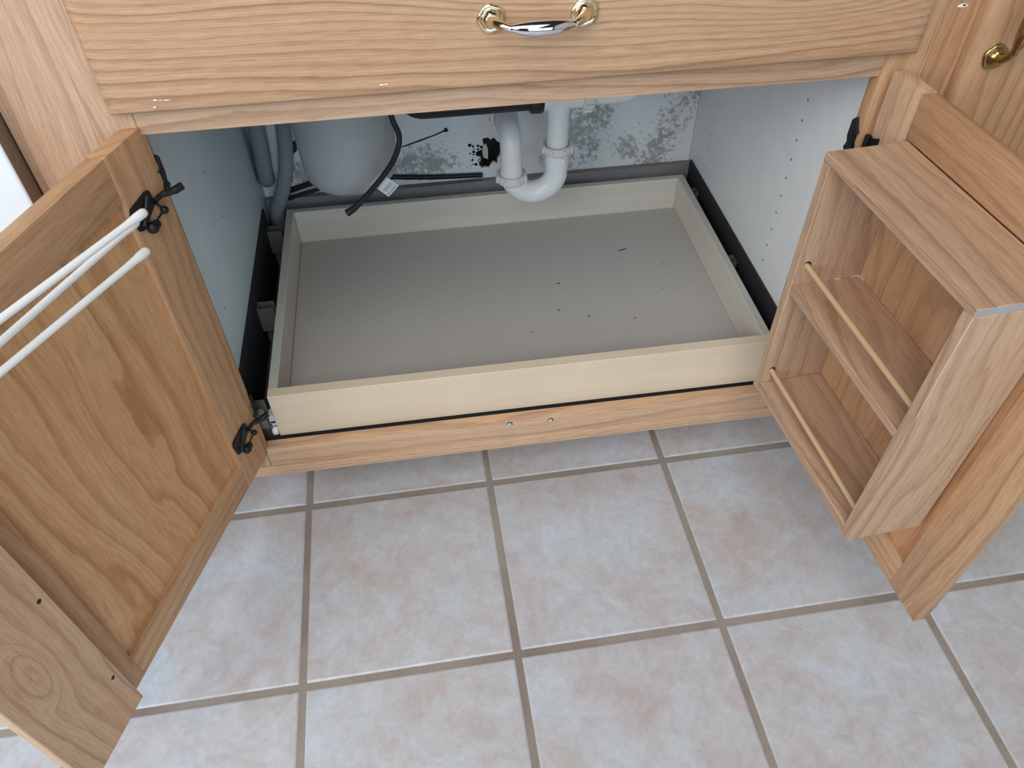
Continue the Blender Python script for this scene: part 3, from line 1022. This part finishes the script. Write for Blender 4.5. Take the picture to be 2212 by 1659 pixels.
# black power cord looping in front of the disposer, with paper tag
cord = thing('power_cord', 'thick black power cord with blunt end and a paper tag', 'cord', (0, 0, 0))
CPTS = [(-0.160, 0.262, 0.60), (-0.1545, 0.258, 0.5545), (-0.1477, 0.255, 0.5300), (-0.1511, 0.250, 0.5110), (-0.1645, 0.250, 0.4856), (-0.1853, 0.250, 0.4601), (-0.2102, 0.250, 0.4341), (-0.2309, 0.250, 0.4154), (-0.2428, 0.250, 0.4082)]
pth = smooth_path(CPTS, 6)
n = len(pth)
bm = newbm()
add_tube(bm, pth, [0.0042] * (n - 12) + [0.0042 + 0.0018 * k / 11 for k in range(12)], 14)
obj('cable', bm, M['black_rubber'], cord, smooth=50)
bm = newbm()
add_tube(bm, smooth_path([(-0.2265, 0.2960, 0.3985), (-0.2275, 0.2900, 0.3965), (-0.2290, 0.2780, 0.4010), (-0.2290, 0.2600, 0.4130)], 6), 0.0040, 12)
obj('cable', bm, M['black_rubber'], cord, smooth=50)
# tag: folded paper rectangle
tc = Vector((-0.1800, 0.2545, 0.4500))
ud = (Vector(CPTS[7]) - Vector(CPTS[5])).normalized()      # along the cord
vd = Vector((0.80, 0.0, -0.60))
vd = (vd - ud * vd.dot(ud)).normalized()
nd_ = ud.cross(vd).normalized()
if nd_.y > 0:
    nd_ = -nd_
bm = newbm()
lp = [tc + ud * a + vd * b for a, b in ((-0.0125, -0.0160), (0.0125, -0.0150), (0.0125, 0.0190), (-0.0130, 0.0190))]
add_prism(bm, lp, nd_ * -0.0004)
tg_ = obj('tag', bm, M['paper'], cord)
bm = newbm()
random.seed(8)
for k in range(6):
    b = 0.0045 + k * 0.0023
    if k == 3:
        continue
    a0 = -0.0105
    while a0 < 0.0075:
        w_ = random.uniform(.0010, .0030)
        p = tc + nd_ * 0.0003
        lp = [p + ud * a + vd * bb for a, bb in ((a0, b), (a0 + w_, b), (a0 + w_, b + 0.0011), (a0, b + 0.0011))]
        add_prism(bm, lp, nd_ * 0.00008)
        a0 += w_ + 0.0006
obj('print', bm, M['ink'], tg_)['kind'] = 'stuff'

# grey hoses in the back corner and two black cables along the back wall
def hose(name, pts, r, mat, label, cat, group=None, flat=(1, 1)):
    bm = newbm()
    add_tube(bm, smooth_path(pts, 8), r, 14, flat=flat)
    o = obj(name, bm, mat, None, smooth=50)
    tag(o, label, cat, group)
    return o


hose('drain_hose', [(-0.400, 0.535, 0.62), (-0.404, 0.536, 0.45), (-0.4075, 0.537, 0.375), (-0.4110, 0.538, 0.335), (-0.4135, 0.5420, 0.312), (-0.4140, 0.5510, 0.3000)], 0.0152, M['grey_hose'],
     'grey drain hose standing against the side panel in the dark back corner', 'hose')
hose('water_hose', [(-0.350, 0.545, 0.62), (-0.357, 0.545, 0.45), (-0.362, 0.545, 0.385), (-0.3705, 0.541, 0.335), (-0.380, 0.5370, 0.303), (-0.396, 0.5360, 0.266), (-0.4090, 0.5360, 0.235), (-0.4130, 0.5360, 0.170)], 0.0138, M['grey_hose'],
     'grey hose bending down next to the disposer along the back panel', 'hose')
hose('wall_cable', [(-0.3805, 0.5610, 0.2660), (-0.340, 0.5600, 0.2780), (-0.310, 0.5600, 0.2835), (-0.270, 0.5600, 0.2850), (-0.20, 0.5605, 0.2790), (-0.10, 0.5605, 0.2690), (0.0, 0.5605, 0.2640)], 0.0042, M['black_rubber'],
     'flat black cable arching along the foot of the back panel, upper of two', 'cable', flat=(1, 1.2))
hose('floor_cable', [(-0.3830, 0.5475, 0.2560), (-0.365, 0.5470, 0.2630), (-0.345, 0.5470, 0.2680), (-0.310, 0.5475, 0.2735), (-0.27, 0.5480, 0.2760)], 0.0036, M['black_rubber'],
     'thin black cable sagging across the grey nailer board, lower of two', 'cable')
bm = newbm()
add_prism(bm, [(-0.3785, 0.5655, 0.3290), (-0.3470, 0.5655, 0.3530), (-0.3470, 0.5655, 0.3690), (-0.3800, 0.5655, 0.3450)], (0, -0.0110, 0))
o = obj('foam_pad', bm, M['black_rubber'])
tag(o, 'small black foam pad stuck on the back panel beside the disposer', 'pad')

# ------------------------------------------------------------------ neighbouring cabinet and dishwasher
nb = thing('base_cabinet', 'closed oak base cabinet with brass pull toned for dark reflections', 'cabinet', (0, 0, 0))
board('stile', (0.4628, 0.0002, 0.1165), (0.560, 0.019, 0.865), oak('Z', 51, OAKR), nb)
board('carcass', (0.4632, 0.0195, 0.105), (1.05, 0.59, 0.865), M['melamine'], nb)
board('toe_kick', (0.6205, 0.078, 0.0006), (1.05, 0.090, 0.1045), oak('X', 8, OAKD), nb)
board('base_rail', (0.5602, 0.0002, 0.1165), (1.05, 0.019, 0.158), oak('X', 53, OAKD), nb)
bm = newbm()
xa, xb, za, zb_ = 0.5010, 0.93, 0.1480, 0.858
prof = [(0.0, -0.0003), (0.0, -0.0100), (0.0015, -0.0128), (0.0045, -0.0152), (0.0085, -0.0170), (0.0125, -0.0184), (0.0170, -0.0190)]
rings = []
for ins, y_ in prof:
    rings.append([bm.verts.new(p) for p in ((xa + ins, y_, za + ins), (xb - ins, y_, za + ins), (xb - ins, y_, zb_ - ins), (xa + ins, y_, zb_ - ins))])
bm.faces.new(list(reversed(rings[0])))
for a, b in zip(rings[:-1], rings[1:]):
    for k in range(4):
        bm.faces.new((a[k], a[(k + 1) % 4], b[(k + 1) % 4], b[k]))
bm.faces.new(rings[-1])
nd = obj('cabinet_door', bm, oak('Z', 54, OAKR), nb, smooth=50)
make_pull(nd, Vector((0.5290, -0.019, 0.7592)), Matrix.Rotation(PI / 2, 4, 'Y'), bright=False)
bm = newbm()
for (x_, y_, z_, sx, sz) in ((0.4801, -0.0001, 0.7629, 0.0062, 0.0022), (0.4815, -0.0001, 0.7635, 0.0035, 0.0012)):
    add_lathe(bm, [(1.0, 0.0), (0.7, 0.0005)], (0, 0, 0), (0, -1, 0), 10, lambda t: 0.1 * math.sin(3 * t))
    for v in bm.verts[-20:]:
        v.co = Vector((x_ + v.co.x * sx, y_ + v.co.y, z_ + v.co.z * sz))
obj('paint_fleck', bm, M['fleck'], nb)['kind'] = 'stuff'
bm = newbm()
for (x_, z_, sx, sz) in ((0.5075, 0.7140, 0.0030, 0.0008), (0.5085, 0.7178, 0.0022, 0.0006)):
    add_lathe(bm, [(1.0, 0.0), (0.7, 0.0005)], (0, 0, 0), (0, -1, 0), 10, lambda t: 0.1 * math.sin(3 * t))
    for v in bm.verts[-20:]:
        v.co = Vector((x_ + v.co.x * sx, -0.0125 + v.co.y, z_ + v.co.z * sz))
obj('paint_fleck', bm, M['fleck'], nd)['kind'] = 'stuff'

dw = thing('dishwasher', 'white dishwasher front beside the oak filler strip', 'dishwasher', (0, 0, 0))
bm = newbm()
add_box(bm, (-1.132, -0.026, 0.13), (-0.5355, 0.012, 0.74), 0.004, 3)
bm.normal_update()
for f_ in bm.faces:
    f_.material_index = 1 if f_.normal.x > 0.8 else 0
obj('door', bm, [M['appliance'], M['appliance_shaded']], dw, smooth=50)
bm = newbm()
add_box(bm, (-1.132, -0.026, 0.743), (-0.5355, 0.012, 0.862), 0.004, 3)
bm.normal_update()
for f_ in bm.faces:
    f_.material_index = 1 if f_.normal.x > 0.8 else 0
obj('control_panel', bm, [M['appliance'], M['appliance_shaded']], dw, smooth=50)
board('tub', (-1.13, 0.0125, 0.105), (-0.5345, 0.585, 0.86), M['appliance_shaded'], dw)
board('toe_panel', (-1.13, 0.06, 0.0006), (-0.536, 0.075, 0.1045), M['appliance'], dw)
